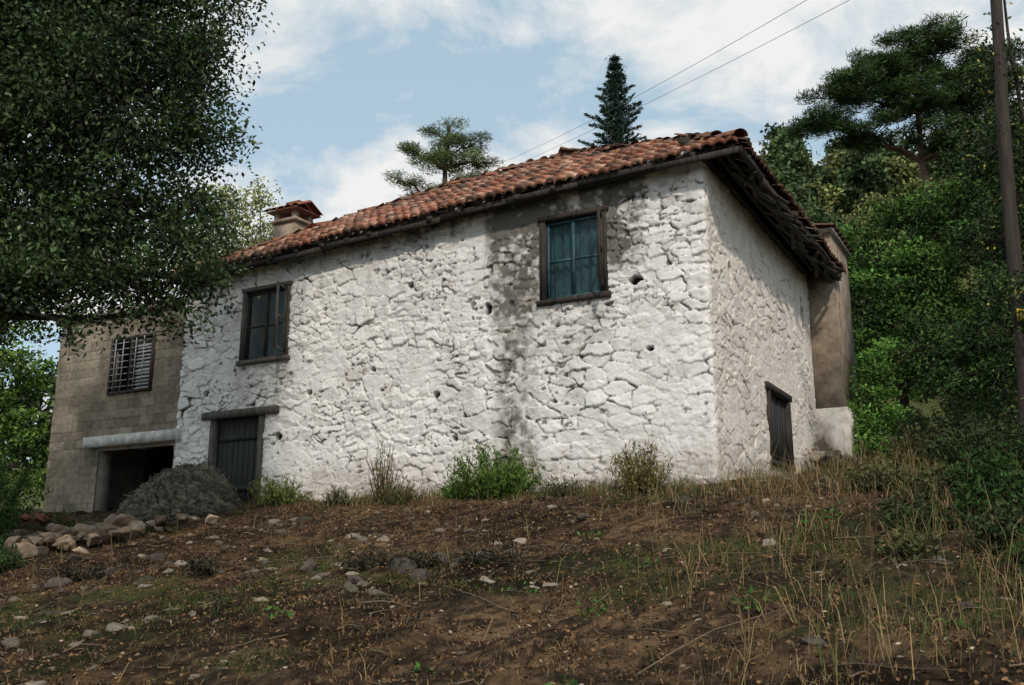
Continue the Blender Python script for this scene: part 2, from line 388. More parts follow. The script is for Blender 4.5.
for y in np.arange(.1,7.6,.48):
    y+=rng.normal(0,.04);ex=.66+rng.normal(0,.06);B.beam((ex,y,EZ-.14+(.72-ex)*k2),(-.4,y,EZ-.14+1.12*k2),.1,.11)
for q in(.2,.42):
    B.beam((q,-.25,EZ-.23+(.72-q)*k2),(q,7.4,EZ-.25+(.72-q)*k2),.07,.05)
for i in range(34):
    y=rng.uniform(.3,7.2);B.beam((.3+rng.uniform(0,.45),y,6.22+rng.uniform(-.06,.1)),(.62+rng.uniform(-.25,.32),y+rng.uniform(.3,1.2),6.14+rng.uniform(-.12,.12)),.08,.03)
B.make('rafters',M_woodh,house,False,SH)
e2=bpy.data.objects.new('chimney',None);link(e2,house);B=Bag()
cx,cy=-10.35,2.0
B.box(cx-.32,cx+.32,cy-.3,cy+.3,6.4,7.72);B.box(cx-.38,cx+.38,cy-.36,cy+.36,7.722,7.79)
for sx in(-.26,.26):
    for sy in(-.24,.24):B.box(cx+sx-.06,cx+sx+.06,cy+sy-.06,cy+sy+.06,7.792,7.98)
B.make('stack',M_plas,e2);B=Bag()
for i in range(5):
    for sgn in(-1,1):
        x=cx-.42+i*.21;V=[]
        for s_ in(0,1):
            for th in np.linspace(0,math.pi,6):
                yy=cy+sgn*(.46*(1-s_));z_=8.0+.22*s_
                V.append((x+math.cos(th)*.1,yy,z_+math.sin(th)*.06))
        B.add(V,[(i_,i_+1,i_+7,i_+6) for i_ in range(5)],np.array([.26,.11,.07])*rng.uniform(.5,1.1))
B.box(cx-.45,cx+.45,cy-.42,cy+.42,7.982,8.005,np.array([.2,.1,.07]));B.box(cx-.2,cx+.2,cy-.07,cy+.07,8.23,8.31,np.array([.25,.11,.07]))
B.make('tile_cap',M_tile,e2)

e2=bpy.data.objects.new('rear_annex',None);link(e2,house)
B=Bag();B.box(-.6,.58,7.32,9.3,3.4,7.35);B.make('plastered_tower',M_plas,e2)
B=Bag();B.box(-.7,.66,7.22,9.4,7.352,7.42,np.array([.3,.28,.25]))
for i in range(7):
    V=[]
    for s_ in(0,1):
        for th in np.linspace(0,math.pi,6):V.append((.72-s_*1.5,7.25+i*.33+math.cos(th)*.15,7.43+s_*.25+math.sin(th)*.07))
    B.add(V,[(i_,i_+1,i_+7,i_+6) for i_ in range(5)],np.array([.13,.07,.05]))
B.make('tower_cap',M_tile,e2)
B=Bag();B.box(-.6,.66,7.32,9.45,2.0,3.398);B.box(.2,.55,7.0,7.318,2.0,2.9);B.make('whitewashed_base',M_wplas,e2)

e2=bpy.data.objects.new('block_extension',None);link(e2,house)
st=.022
u=np.arange(-15.5,-11.40,st);zz=np.arange(.6,5.55,st);U,Zw=np.meshgrid(u,zz)
row=np.floor(Zw/.2);uo=U+(row%2)*.2;cu=np.abs((uo/.4)%1-.5)*.4;cz=np.abs((Zw/.2)%1-.5)*.2
jt=np.maximum(ss(.186,.198,cu),ss(.086,.098,cz));bid=hsh(np.floor(uo/.4),row,4)
fine=fbm(U*14,Zw*14,5);big=fbm(U*.9,Zw*.9,6);smear=ss(.45,.62,fbm(U*2,Zw*2,9));jt=jt*(1-.7*smear)
disp=.014*(1-jt)+(bid-.5)*.012+(fine-.5)*.02
C=np.array([.30,.255,.195])*(.72+.4*bid[...,None])*(.65+.7*big[...,None])*(1-.3*jt[...,None])*(.7+.6*fine[...,None])
dk=ss(.5,.75,fbm(U*1.8,Zw*.8,8))[...,None]*.6;C=C*(1-dk)+np.array([.09,.08,.06])*dk
V=np.stack([U,.06-disp,Zw],-1);uc=(U[:-1,:-1]+st/2).ravel();zc=(Zw[:-1,:-1]+st/2).ravel()
keep=~((uc>-13.66)&(uc<-12.3)&(zc>3.74)&(zc<5.0))&~((uc>-13.8)&(uc<-11.5)&(zc<2.52))
mk('block_wall',V.reshape(-1,3),grid_faces(len(u),len(zz))[keep],M_block,e2,C.reshape(-1,3),True)
B=Bag();B.box(-15.5,-15.3,.1,5,.6,5.5);B.box(-15.5,-11.4,5.0,5.2,.6,5.5)
B.box(-13.9,-13.8,.09,.4,.6,2.6);B.box(-11.5,-11.4,.09,.4,.6,2.6);B.box(-13.76,-13.66,.09,.3,3.7,5.1);B.box(-12.3,-12.2,.09,.3,3.7,5.1);B.box(-13.66,-12.3,.09,.3,3.64,3.74)
B.make('side_walls',M_conc,e2)
B=Bag();B.box(-15.6,-11.4,-.05,5.3,5.552,5.68);B.box(-15.3,-11.4,.3,5,2.9,3.0);B.make('roof_slab',M_conc,e2)
B=Bag();B.box(-14.15,-11.25,-.12,.3,2.60,2.82);B.make('painted_lintel_beam',M_paint,e2)
B=Bag();B.box(-13.66,-13.6,-.01,.08,3.74,5.0);B.box(-12.36,-12.3,-.01,.08,3.74,5.0);B.box(-13.6,-12.36,-.01,.08,4.94,5.0);B.box(-13.6,-12.36,-.01,.08,3.74,3.8);B.box(-13.02,-12.96,-.01,.08,3.8,4.94)
B.make('window_frame',M_wood,e2);B=Bag()
for i in range(8):
    z=3.88+i*.14;B.box(-13.6,-13.03,-.04,-.02,z,z+.014);B.box(-12.95,-12.36,-.04,-.02,z,z+.014)
for x in(-13.45,-13.2,-12.8,-12.55):B.box(x,x+.014,-.062,-.042,3.8,4.95)
B.make('window_grille',M_iron,e2)
B=Bag()
for i in range(14):
    z=3.82+i*.08;B.add([(-12.93,.09,z),(-12.38,.09,z),(-12.38,.13,z+.06),(-12.93,.13,z+.06)],[(0,1,2,3)])
B.make('blind',M_iron,e2)
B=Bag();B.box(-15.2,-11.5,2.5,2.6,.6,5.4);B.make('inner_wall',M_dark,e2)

# ---------------------------------------------------------------- vegetation helpers
def unit(n):
    v=rng.normal(size=(n,3));return v/np.linalg.norm(v,axis=1)[:,None]
def leafmesh(name,P,L,W,cols,parent,axis=None,mat=None):
    n=len(P);a=unit(n) if axis is None else axis
    q=unit(n);b=np.cross(a,q);b/=np.linalg.norm(b,axis=1)[:,None]+1e-9
    L=np.broadcast_to(L,(n,))[:,None];W=np.broadcast_to(W,(n,))[:,None]
    V=np.stack([P-a*L/2,P+b*W/2-a*L*.05,P+a*L/2,P-b*W/2-a*L*.05],1).reshape(-1,3)
    return mk(name,V,np.arange(n*4).reshape(n,4),mat or M_leaf,parent,np.repeat(cols,4,axis=0))
def lcols(n,c1,c2,c3=None,p3=0,cl=None):
    t=rng.random(n)[:,None];c=np.array(c1)*(1-t)+np.array(c2)*t
    if cl is not None:c=c*cl[:,None]
    if c3 is not None:
        m_=rng.random(n)<p3;c[m_]=np.array(c3)*rng.uniform(.7,1.2,(m_.sum(),1))
    return c*rng.uniform(.75,1.25,(n,1))
def wig(p0,p1,n,amp):
    t=np.linspace(0,1,n)[:,None];P=np.array(p0)*(1-t)+np.array(p1)*t
    o=np.cumsum(rng.normal(0,amp,(n,3)),0);o-=t*o[-1];return P+o*np.sin(t*math.pi)**.5
def broadleaf(name,base,trunk_top,blobs,nleaf,L,c1,c2,c3=None,p3=0,r0=.2,sub=70,sig=.2,mb=None,wl=.5,mat=None):
    e=empty(name,base);b0=np.array(base,float)
    B=Bag();tt=np.array(trunk_top,float)
    tp=wig(b0*0,tt-b0,7,.05);B.tube(tp,np.linspace(r0,r0*.6,7),9)
    bl=np.array(blobs,float);vol=bl[:,3]**2*bl[:,4];vol=vol**.8/np.sum(vol**.8)
    PP=[];CL=[]
    for (x,y,z,rx,rz),v in zip(blobs,vol):
        c=np.array([x,y,z])-b0
        B.tube(wig(tp[rng.integers(4,7)],c,6,.12),np.linspace(r0*.42,r0*.12,6),6)
        ns=max(6,int(sub*v*len(blobs)))
        d=unit(ns);rad=rng.uniform(.25,1,ns)**.5
        wob=.75+.5*rng.random(ns)
        S=c+d*(rad*wob)[:,None]*np.array([rx,rx,rz])
        for s_ in S[:int(ns*.6)]:
            B.tube(wig(c+(s_-c)*.1,s_,4,.05),np.linspace(r0*.1,.006,4),4)
        nl=int(nleaf*v);k_=rng.integers(0,ns,nl)
        sz=rng.uniform(.5,1.5,ns)*sig
        off=rng.normal(size=(nl,3));off/=np.maximum(1,np.linalg.norm(off,axis=1)/1.9)[:,None]
        off=off*sz[k_][:,None]*np.array([1,1,.62])
        PP.append(S[k_]+off);cb=rng.uniform(.4,1.6,ns);CL.append(cb[k_]*(1+.4*np.clip(off[:,2]/sig,-1,1)))  # leaves lighter at clump tops, darker below: light and shade in leaf colour
    B.make('trunk_and_limbs',mb or M_bark,e,True)
    P=np.concatenate(PP);CLa=np.concatenate(CL);n=len(P)
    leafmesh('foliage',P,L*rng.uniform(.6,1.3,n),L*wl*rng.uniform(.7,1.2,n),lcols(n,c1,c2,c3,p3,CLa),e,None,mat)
    return e
def pine(name,base,top,clusters,n,c1,c2,needle=.2,r0=.22,w=.02,mb=None):
    e=empty(name,base);b0=np.array(base,float);B=Bag()
    tp=wig(b0*0,np.array(top)-b0,9,.12);B.tube(tp,np.linspace(r0,r0*.25,9),8)
    PP=[];AX=[];CL=[]
    tot=sum(q[3]**2 for q in clusters)
    for (x,y,z,rx,rz) in clusters:
        c=np.array([x,y,z])-b0
        iz=np.argmin(np.abs(tp[:,2]-(c[2]-rx*.8)));root=tp[iz]
        lb=wig(root,c,6,.08);B.tube(lb,np.linspace(r0*.35,r0*.1,6),5)
        ns=int(max(8,rx*rx*24));d=unit(ns);S=c+d*(rng.uniform(.2,1.2,ns)**.6)[:,None]*np.array([rx,rx,rz])
        for s_ in S:B.tube(wig(c+(s_-c)*.05-(0,0,rz*.4),s_,4,.04),np.linspace(r0*.1,.01,4),4)
        nl=int(n*rx*rx/tot);k_=rng.integers(0,ns,nl);a=unit(nl);a[:,2]=np.abs(a[:,2])*.8-.1;a/=np.linalg.norm(a,axis=1)[:,None]
        off=rng.normal(size=(nl,3));off/=np.maximum(1,np.linalg.norm(off,axis=1)/1.9)[:,None];off=off*np.array([.19,.19,.08])
        PP.append(S[k_]+off+a*needle*.4);AX.append(a);cb=rng.uniform(.5,1.45,ns);CL.append(cb[k_])
    B.make('trunk_and_limbs',mb or M_pbark,e,True)
    P=np.concatenate(PP);n=len(P)
    leafmesh('needles',P,needle*rng.uniform(.7,1.3,n),w,lcols(n,c1,c2,None,0,np.concatenate(CL)),e,np.concatenate(AX),M_far)
    return e
def gz(x,y):return float(H(np.array([x]),np.array([y]))[0])

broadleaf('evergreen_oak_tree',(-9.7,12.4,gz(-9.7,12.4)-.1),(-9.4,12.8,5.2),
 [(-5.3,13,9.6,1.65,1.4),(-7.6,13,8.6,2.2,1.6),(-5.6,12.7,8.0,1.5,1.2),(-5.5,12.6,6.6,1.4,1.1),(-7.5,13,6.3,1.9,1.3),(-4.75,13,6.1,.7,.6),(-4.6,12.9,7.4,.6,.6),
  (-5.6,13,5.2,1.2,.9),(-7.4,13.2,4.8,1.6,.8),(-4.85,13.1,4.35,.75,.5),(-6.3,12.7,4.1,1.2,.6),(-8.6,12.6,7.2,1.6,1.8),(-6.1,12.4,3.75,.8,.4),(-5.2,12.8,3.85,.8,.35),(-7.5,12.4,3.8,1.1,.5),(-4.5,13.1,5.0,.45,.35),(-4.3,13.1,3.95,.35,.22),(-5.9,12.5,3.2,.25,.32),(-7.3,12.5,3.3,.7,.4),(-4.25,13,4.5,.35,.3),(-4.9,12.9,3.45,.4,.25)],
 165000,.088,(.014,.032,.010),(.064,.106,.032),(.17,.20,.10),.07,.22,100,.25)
broadleaf('walnut_tree',(-14.5,25,gz(-14.5,25)-.1),(-14.5,25,4),[(-14.2,25,5,2.1,1.5),(-15.8,25,6,2,1.6),(-12.8,26,4.2,1.6,1.2),(-16,24,4,2,1.5),(-14.4,25,7.2,1.8,1.3),(-12.9,25.5,2.6,1.4,.9)],26000,.15,(.035,.085,.014),(.13,.22,.035),None,0,.2,60,.28,None,.5,M_far)
broadleaf('almond_tree',(-8.3,29,gz(-8.3,29)-.1),(-8.3,29,8.5),[(-7.8,29,9.8,1.2,1.1),(-9.4,29,9.6,1.2,1),(-7.0,29,9.0,.8,.8),(-9.0,29,11.2,.9,.8),(-8.0,29,11.4,.5,.6)],8500,.13,(.18,.21,.07),(.38,.38,.14),None,0,.12,100,.18)
pine('pine_tree',(-2.2,30,gz(-2.2,30)-.1),(-2.1,30,14.5),[(-2.2,30,14.2,.6,.35),(-1.6,30,13.8,.7,.3),(-2.9,30,13.4,.7,.3),(-1.2,30,13.2,.55,.25),(-2.2,29.8,13,.8,.3),(-3.5,30,12.5,.5,.22),(-1.6,30,12.4,.7,.3),(-2.6,30.3,12,.9,.4)],
 15000,(.06,.10,.032),(.145,.19,.06),.2)
pine('pine_tree',(13.4,29,gz(13.4,29)-.1),(12.9,28.3,15.9),[(11.6,28,15.3,1.3,.5),(13.1,28,16.2,1.4,.5),(10.5,27.6,14.5,1.2,.42),(9.6,28,13.7,.9,.3),(14.4,28,14.6,1.5,.55),(12.4,27.5,14.2,1.2,.45),(15.1,28.5,15.8,1.3,.5),(11.2,28,13.3,1.1,.4),(14,28,13.2,1.5,.55),(12.4,28.3,15.4,1.0,.4),(15.8,28,13.6,1.2,.5),(15.2,28,12.4,1.5,.6)],
 88000,(.018,.048,.012),(.070,.120,.030),.23,.22,.026)
def fir(name,x,y,top,zb,rmax):
    z0=gz(x,y)-.1;e=empty(name,(x,y,z0));B=Bag();h=top-z0
    B.tube(np.array([(0,0,0),(0.02,0,h*.5),(0,0,h)]),[.22,.13,.02],8)
    PP=[];AX=[];z=zb-z0
    while z<h-.1:
        fr=(h-z);R=min(rmax,.12+.34*fr)
        for a in np.arange(0,2*math.pi,.8)+rng.uniform(0,1):
            Rr=R*rng.uniform(.5,1.25);d=np.array([math.cos(a),math.sin(a),0])
            t=np.linspace(0,1,6)[:,None];P=d*Rr*t+np.array([0,0,1.])*(z+.32*Rr*t**2.0-.12*Rr*t)
            B.tube(P,np.linspace(.025,.006,6),4)
            nn=int(130*Rr)+28;tt=rng.uniform(.08,1,nn)[:,None]
            q=d*Rr*tt+np.array([0,0,1.])*(z+.32*Rr*tt**2-.12*Rr*tt)+rng.normal(size=(nn,3))*np.array([.10,.10,.06])*(1.2-tt)
            PP.append(q);ax=unit(nn)*.8+d*.5;ax/=np.linalg.norm(ax,axis=1)[:,None];AX.append(ax)
        z+=rng.uniform(.24,.40)
    B.make('trunk_and_branches',M_bark,e,True);P=np.concatenate(PP);n=len(P)
    leafmesh('needles',P,.17,.035,lcols(n,(.014,.036,.026),(.038,.068,.042)),e,np.concatenate(AX),M_far)
fir('fir_tree',3.72,32,18.2,8,2.2)

dk1,dk2=(.009,.026,.007),(.044,.095,.020);lt1,lt2=(.022,.062,.010),(.09,.175,.030)
broadleaf('woodland_tree',(10.6,26,gz(10.6,26)-.1),(10.6,26,7),[(10.4,26,8.5,1.5,1.0),(9.6,25.5,6.9,1.4,1.1),(11.8,26,8,1.6,1.3),(10.6,25,5.6,1.8,1.1),(12.6,26,9.9,1.4,1.0),(11.4,26,9.6,1.1,.8)],34000,.13,lt1,lt2,None,0,.2,50,.28,None,.5,M_far)
broadleaf('woodland_tree',(14.5,25,gz(14.5,25)-.1),(14.4,25,8),[(14.3,25,10.6,1.7,1.2),(13.3,24.5,8.6,1.5,1.1),(15.4,25,8.3,1.8,1.4),(13.8,24,6.1,1.8,1.3),(12.3,24,4.6,1.6,1.1),(13.2,25,11.3,1.1,.8)],34000,.13,dk1,dk2,None,0,.22,50,.28,None,.5,M_far)
broadleaf('woodland_tree',(10.9,19.5,gz(10.9,19.5)-.1),(10.8,19.5,4.6),[(10.9,19.5,5.7,1.1,.8),(10.1,19.3,4.7,1.0,.7),(11.8,19.5,5,1.3,.9),(10.9,18.8,3.6,1.3,.7),(9.4,19.6,3.9,.8,.5)],34000,.09,dk1,dk2,(.14,.2,.05),.03,.14,70,.2,None,.5,M_far)
broadleaf('woodland_tree',(8.6,13.6,gz(8.6,13.6)-.1),(8.4,13.6,4),[(8.15,13.6,5.4,.8,.8),(8.5,13.8,4.1,.9,.7),(7.8,13.4,3.4,.7,.5),(8.7,13.2,6.8,.9,.7),(8.2,12.8,2.7,.9,.5),(7.5,13.2,2.4,.7,.5),(7.35,13.6,6.2,.5,.6),(7.25,13.5,4.8,.5,.5),(7.2,12.8,3.6,.45,.5),(7.4,13,9.0,.5,.4),(7.4,13.3,7.4,.45,.5)],34000,.078,dk1,(.06,.09,.026),(.45,.38,.07),.03,.12,80,.17,None,.5,M_far)
broadleaf('climbing_shrub',(7.9,21.3,gz(7.9,21.3)),(8,21.3,3.2),[(7.9,21.2,3.4,.7,.6),(8.5,21.2,3.0,.6,.5),(8,20.9,4.3,.35,.5),(7.8,20.9,2.6,.6,.4),(7.9,20.4,1.9,.6,.35)],10000,.1,(.05,.13,.022),(.14,.28,.05),None,0,.05,36,.15)

forest=empty('hillside_forest')
protos=[]
for k_ in range(4):
    n=1500;ns=34;d=unit(ns);S=d*(rng.uniform(.3,1.15,ns)**.5)[:,None]*np.array([2.2,2.2,2.6 if k_%2 else 1.8])+np.array([0,0,3.6])
    kk=rng.integers(0,ns,n);P=S[kk]+rng.normal(size=(n,3))*np.array([.45,.45,.33]);cb=rng.uniform(.4,1.5,ns)
    cl=[((.06,.10,.035),(.13,.175,.06)),((.045,.085,.03),(.095,.135,.05)),((.12,.145,.045),(.23,.24,.08)),((.035,.07,.025),(.08,.12,.04))][k_]  # crown greens lightened, distance haze put into their colour
    a=unit(n);q=unit(n);b=np.cross(a,q);b/=np.linalg.norm(b,axis=1)[:,None]
    V=np.stack([P-a*.24,P+b*.15,P+a*.24,P-b*.15],1).reshape(-1,3);F=np.arange(n*4).reshape(n,4)
    cols=np.repeat(lcols(n,*cl,None,0,cb[kk]),4,axis=0)
    B=Bag();B.tube([(0,0,-.5),(.1,0,2),(0,.1,4.2)],[.2,.14,.05],5)
    tv=np.concatenate(B.V);tf=np.concatenate(B.F)
    o=mk('crown',np.concatenate([V,tv]),np.concatenate([F,tf+len(V)]),M_far,forest,np.concatenate([cols,np.tile([.05,.04,.03],(len(tv),1))]))
    protos.append(o.data);bpy.data.objects.remove(o)
cnt=0
for _ in range(9000):
    if cnt>=430:break
    y=rng.uniform(44,118);rr=rng.uniform(.2,.66);x=rr*y
    if rng.random()>.2+.8*(y/110):continue
    if fbm(np.array([x/9]),np.array([y/9]),200)[0]<.36:continue
    o=bpy.data.objects.new('crown',protos[rng.choice(4,p=[.3,.25,.2,.25])]);s=rng.uniform(.3,1.0);o.scale=(s*rng.uniform(.8,1.2),s,s*rng.uniform(.8,1.3));o.rotation_euler=(0,0,rng.uniform(0,6.28))
    o.location=(x,y,float(H(x,y,False))-.5*s-.2);link(o,forest);cnt+=1
for _ in range(40):
    x=rng.uniform(-45,-17);y=rng.uniform(26,45)
    o=bpy.data.objects.new('crown',protos[rng.integers(0,3)]);s=rng.uniform(.8,1.2);o.scale=(s,s,s);o.rotation_euler=(0,0,rng.uniform(0,6.28))
    o.location=(x,y,float(H(x,y,False))-.5);link(o,forest)

def shrub(name,x,y,rad,h,nst,nl,L,c1,c2,c3=None,p3=0,w=.3,up=.6,stemc=(.08,.07,.03)):
    z=gz(x,y)-.04;e=empty(name,(x,y,z));B=Bag();PP=[];AX=[]
    for i in range(nst):
        a=rng.uniform(0,6.28);R=rad*rng.uniform(.1,1)**.7;hh=h*rng.uniform(.45,1.1)*(1-.35*(R/rad)**2)
        p0=np.array([math.cos(a),math.sin(a),0])*R*.25;p1=np.array([math.cos(a)*R,math.sin(a)*R,hh])
        P=wig(p0,p1,5,.03);B.tube(P,np.linspace(.008,.003,5),3,np.array(stemc))
        m_=max(3,nl//nst);t=rng.uniform(.15,1,m_)*4;i0=np.minimum(t.astype(int),3);f_=(t-i0)[:,None]
        q=P[i0]*(1-f_)+P[i0+1]*f_+rng.normal(size=(m_,3))*.04
        ax=unit(m_)+np.array([0,0,up]);ax/=np.linalg.norm(ax,axis=1)[:,None];PP.append(q);AX.append(ax)
    B.make('stems',M_grass,e);P=np.concatenate(PP);n=len(P)
    leafmesh('leaves',P,L*rng.uniform(.6,1.3,n),L*w,lcols(n,c1,c2,c3,p3),e,np.concatenate(AX),M_grass)
G1,G2=(.04,.085,.017),(.13,.21,.038);D1,D2=(.16,.12,.06),(.30,.23,.12);O1,O2=(.05,.06,.025),(.11,.11,.045)
def hp(t,d):return w2(-t,-d)
for (t,d,rad,h,n,pal,nm) in [(3.4,.65,.8,.85,7000,(G1,G2),'green_shrub'),(4.1,.6,.4,.45,1500,(G1,G2),'green_shrub'),(.95,.6,.5,.8,2200,((.12,.11,.035),(.24,.2,.09)),'dry_shrub'),
    (8.1,.5,.65,.6,2200,((.07,.10,.025),(.17,.20,.06)),'green_shrub'),(5.7,.5,.35,1.1,300,(D1,D2),'dry_shrub'),(5.2,.7,.4,.5,400,(O1,O2),'dry_shrub'),
    (2.3,.6,.4,.35,500,(O1,O2),'dry_shrub'),(6.6,.6,.3,.35,400,(O1,O2),'dry_shrub')]:
    x,y=hp(t,d);shrub(nm,x,y,rad,h,60,n,.09,pal[0],pal[1],None,0,.22,1.0)
for (x,y,rad,h,n,pal) in [(-8.6,15.5,1.0,1.0,5000,(dk1,dk2)),(-8.0,14.2,.8,.6,3500,(dk1,dk2)),(-9.8,18.5,1.2,1.6,7000,((.03,.07,.014),(.09,.15,.035))),(-6.9,12.9,.6,.4,2000,(dk1,dk2)),(-7.3,11.8,.6,.45,2200,(dk1,dk2)),(-7.6,16.9,.5,.5,1500,(O1,O2)),
    (6.6,15.6,.7,.7,3500,(O1,O2)),(7.6,16.6,1.0,1.1,6000,(dk1,(.06,.08,.03))),(7.0,14.4,.8,.9,4500,(dk1,(.06,.08,.03))),(5.3,10.5,.6,.7,4000,(dk1,dk2)),(5.9,11.9,.8,.9,5000,(dk1,(.06,.075,.03))),(4.6,9.3,.5,.55,3000,(dk1,dk2)),
    (8.4,18.3,1.1,1.4,7000,(dk1,dk2)),(9.3,17,1.2,1.7,8000,(dk1,dk2)),(4.3,8.3,.45,.45,2500,(dk1,(.06,.08,.03))),(4.9,11.2,.5,.5,2500,(O1,O2)),(3.9,9.6,.4,.35,1500,(dk1,(.06,.08,.03))),(6.3,13.2,.6,.7,3500,(dk1,dk2)),(4.0,7.4,.4,.35,1600,(dk1,dk2)),
    (3.6,6.6,.35,.25,1200,(O1,O2)),(3.2,8.0,.3,.25,700,(O1,O2)),(4.6,12.3,.4,.4,1200,(O1,O2))]:
    shrub('wild_shrub',x,y,rad,h,70,n,.075,pal[0],pal[1],None,0,.4,.4)
for (x,y,r_,n) in [(3.35,10.6,.32,170),(3.1,10.2,.2,80),(.9,10.9,.2,70),(1.7,7.0,.16,50),(.6,7.6,.22,60),(-.6,6.5,.14,40),(2.6,6.1,.16,50),(.1,8.6,.22,60),(1.2,9.1,.24,60),(.3,5.6,.12,40),(-1.9,8.2,.16,50)]:
    shrub('broadleaf_weed',x,y,r_,.08,12,n,.055,(.03,.09,.017),(.075,.17,.035),None,0,.55,.3)
for (x,y,r_) in [(-5.1,11.8,.5),(-.95,10.6,.5),(-.3,10.1,.4),(-3.5,11.2,.25),(-1.6,10.9,.35)]:
    shrub('dead_brush',x,y,r_,.22,40,700,.07,(.02,.018,.012),(.07,.06,.035),None,0,.3,.2,(.03,.022,.015))

def blades(name,P,h,w,lean,cols):
    n=len(P);a=rng.uniform(0,6.28,n);d=np.stack([np.cos(a),np.sin(a),np.zeros(n)],1)
    tw=rng.uniform(0,6.28,n);s=np.stack([np.cos(tw),np.sin(tw),np.zeros(n)],1)
    h=h[:,None];w=np.broadcast_to(w,(n,))[:,None];lean=lean[:,None];z=np.array([0,0,1.])
    p1=P+z*h*.55+d*h*lean*.3;p2=P+z*h*(1-.3*lean)+d*h*lean
    V=np.stack([P-s*w/2,P+s*w/2,p1+s*w*.4,p1-s*w*.4,p2+s*w*.08,p2-s*w*.08],1).reshape(-1,3)
    i=np.arange(n)[:,None]*6;F=np.concatenate([i+[0,1,2,3],i+[3,2,4,5]])
    return mk(name,V,F,M_grass,None,np.repeat(cols,6,axis=0))
def scatter(n,x0,x1,y0,y1,dens=None):
    x=rng.uniform(x0,x1,n);y=rng.uniform(y0,y1,n)
    hx=(x-3.04)*math.cos(.506)-(y-14.4)*math.sin(.506);hy=(x-3.04)*math.sin(.506)+(y-14.4)*math.cos(.506)
    ok=~((hx<.12)&(hy>-.05)&(hx>-15.6)&(hy<7.4))&(np.abs(x)<y*.62+.5)
    if dens is not None:ok&=rng.random(n)<dens(x,y)
    x=x[ok];y=y[ok];return np.stack([x,y,H(x,y)-.01],1)
P=scatter(230000,-11,11,3.2,19,lambda x,y:.07+.93*ss(.43,.62,fbm(x/.55,y/.55,91)))
n=len(P);g=ss(.48,.60,fbm(P[:,0]/2.4+7,P[:,1]/2.4,71));isg=rng.random(n)<g*.7
tone=(.35+1.3*fbm(P[:,0]/.9,P[:,1]/.9,92))[:,None]
cols=np.where(isg[:,None],lcols(n,(.020,.040,.010),(.070,.105,.024)),lcols(n,(.05,.034,.019),(.22,.15,.078)))*tone
blades('dead_turf_grass',P,rng.uniform(.02,.09,n),.004+.004*rng.random(n),rng.uniform(.3,1.7,n),cols)
t=rng.uniform(-.4,11,6500);d=rng.exponential(.3,6500)+.06;a=math.radians(-29)
x=3.04-t*math.cos(a)+d*math.sin(a);y=14.4-t*math.sin(a)-d*math.cos(a)
P=np.stack([x,y,H(x,y)-.01],1);n=len(P);k_=ss(.38,.65,fbm(x/.8,y/.8,95))
isg=rng.random(n)<.35
blades('wall_foot_grass',P,rng.uniform(.04,.3,n)*(.15+.95*k_),.009,rng.uniform(.1,.8,n),np.where(isg[:,None],lcols(n,(.04,.07,.018),(.10,.13,.04)),lcols(n,(.12,.085,.045),(.30,.22,.12))))
P=scatter(130000,-10,12,5.0,22,lambda x,y:(.02+.98*ss(0.6,4.2,x-.12*(y-8)))*ss(.41,.59,fbm(x/.9,y/.9,97))*.8)
n=len(P);isg=rng.random(n)<.3
blades('tall_dry_grass',P,rng.uniform(.08,.45,n),.006,rng.uniform(.1,1.0,n),np.where(isg[:,None],lcols(n,(.03,.05,.015),(.08,.11,.03)),lcols(n,(.10,.07,.035),(.32,.23,.11))))
P=scatter(3000,-9,10,5.0,20,lambda x,y:(.04+.96*ss(.5,4,x))*.6);n=len(P)
blades('dry_stalks',P,rng.uniform(.3,.95,n),.005,rng.uniform(.05,.8,n),lcols(n,(.12,.085,.045),(.36,.26,.14)))
P=scatter(190000,-10,10,3.2,18,lambda x,y:np.clip(.35+1.4*(fbm(x/.5,y/.5,140)-.4),0,1));P[:,2]+=.018;n=len(P)
ax=unit(n)*np.array([1,1,.4]);ax/=np.linalg.norm(ax,axis=1)[:,None]
leafmesh('leaf_litter',P,rng.uniform(.012,.055,n),rng.uniform(.008,.028,n),lcols(n,(.022,.014,.009),(.25,.145,.072),(.42,.34,.25),.03),None,ax,M_grass)
B=Bag()
for p in scatter(800,-8,8,3.8,15):
    a=rng.uniform(0,6.28);l=rng.exponential(.2)+.08;q=p+np.array([math.cos(a)*l,math.sin(a)*l,0]);q[2]=gz(q[0],q[1])+.03;p[2]+=.03
    B.tube(wig(p,q,5,.02),np.linspace(.007,.003,5),4,np.array([.17,.125,.085])*rng.uniform(.2,1.3))
B.make('fallen_twigs',M_rock)

bpy.ops.mesh.primitive_ico_sphere_add(subdivisions=3,radius=1);ic=bpy.context.object
iv=np.array([v.co[:] for v in ic.data.vertices]);it=np.array([p.vertices[:] for p in ic.data.polygons]);bpy.data.objects.remove(ic)
def stone(B,p,s,col):
    k=rng.uniform(0,90);v=iv.copy()
    for q in unit(11):
        dd=v@q;lim=rng.uniform(.4,.75);ex=np.maximum(dd-lim,0);v=v-ex[:,None]*q
    nn=vnoise(v[:,0]*2.2+k,v[:,1]*2.2+v[:,2]*1.7,3);n2_=vnoise(v[:,0]*6+k,v[:,1]*6+v[:,2]*5,4);v=v*(.85+.3*nn+.08*n2_)[:,None]
    a=rng.uniform(0,6.28);c_,s_=math.cos(a),math.sin(a);v=v*np.array(s);v=np.stack([v[:,0]*c_-v[:,1]*s_,v[:,0]*s_+v[:,1]*c_,v[:,2]],1)
    B.add(v+np.array(p),it,np.array(col))
B=Bag()
for p in scatter(700,-9,9,3.8,16):
    s=min(.09,rng.exponential(.026)+.012);stone(B,p,(s*1.3,s,s*.7),np.array([.20,.165,.125])*rng.uniform(.35,1.7))
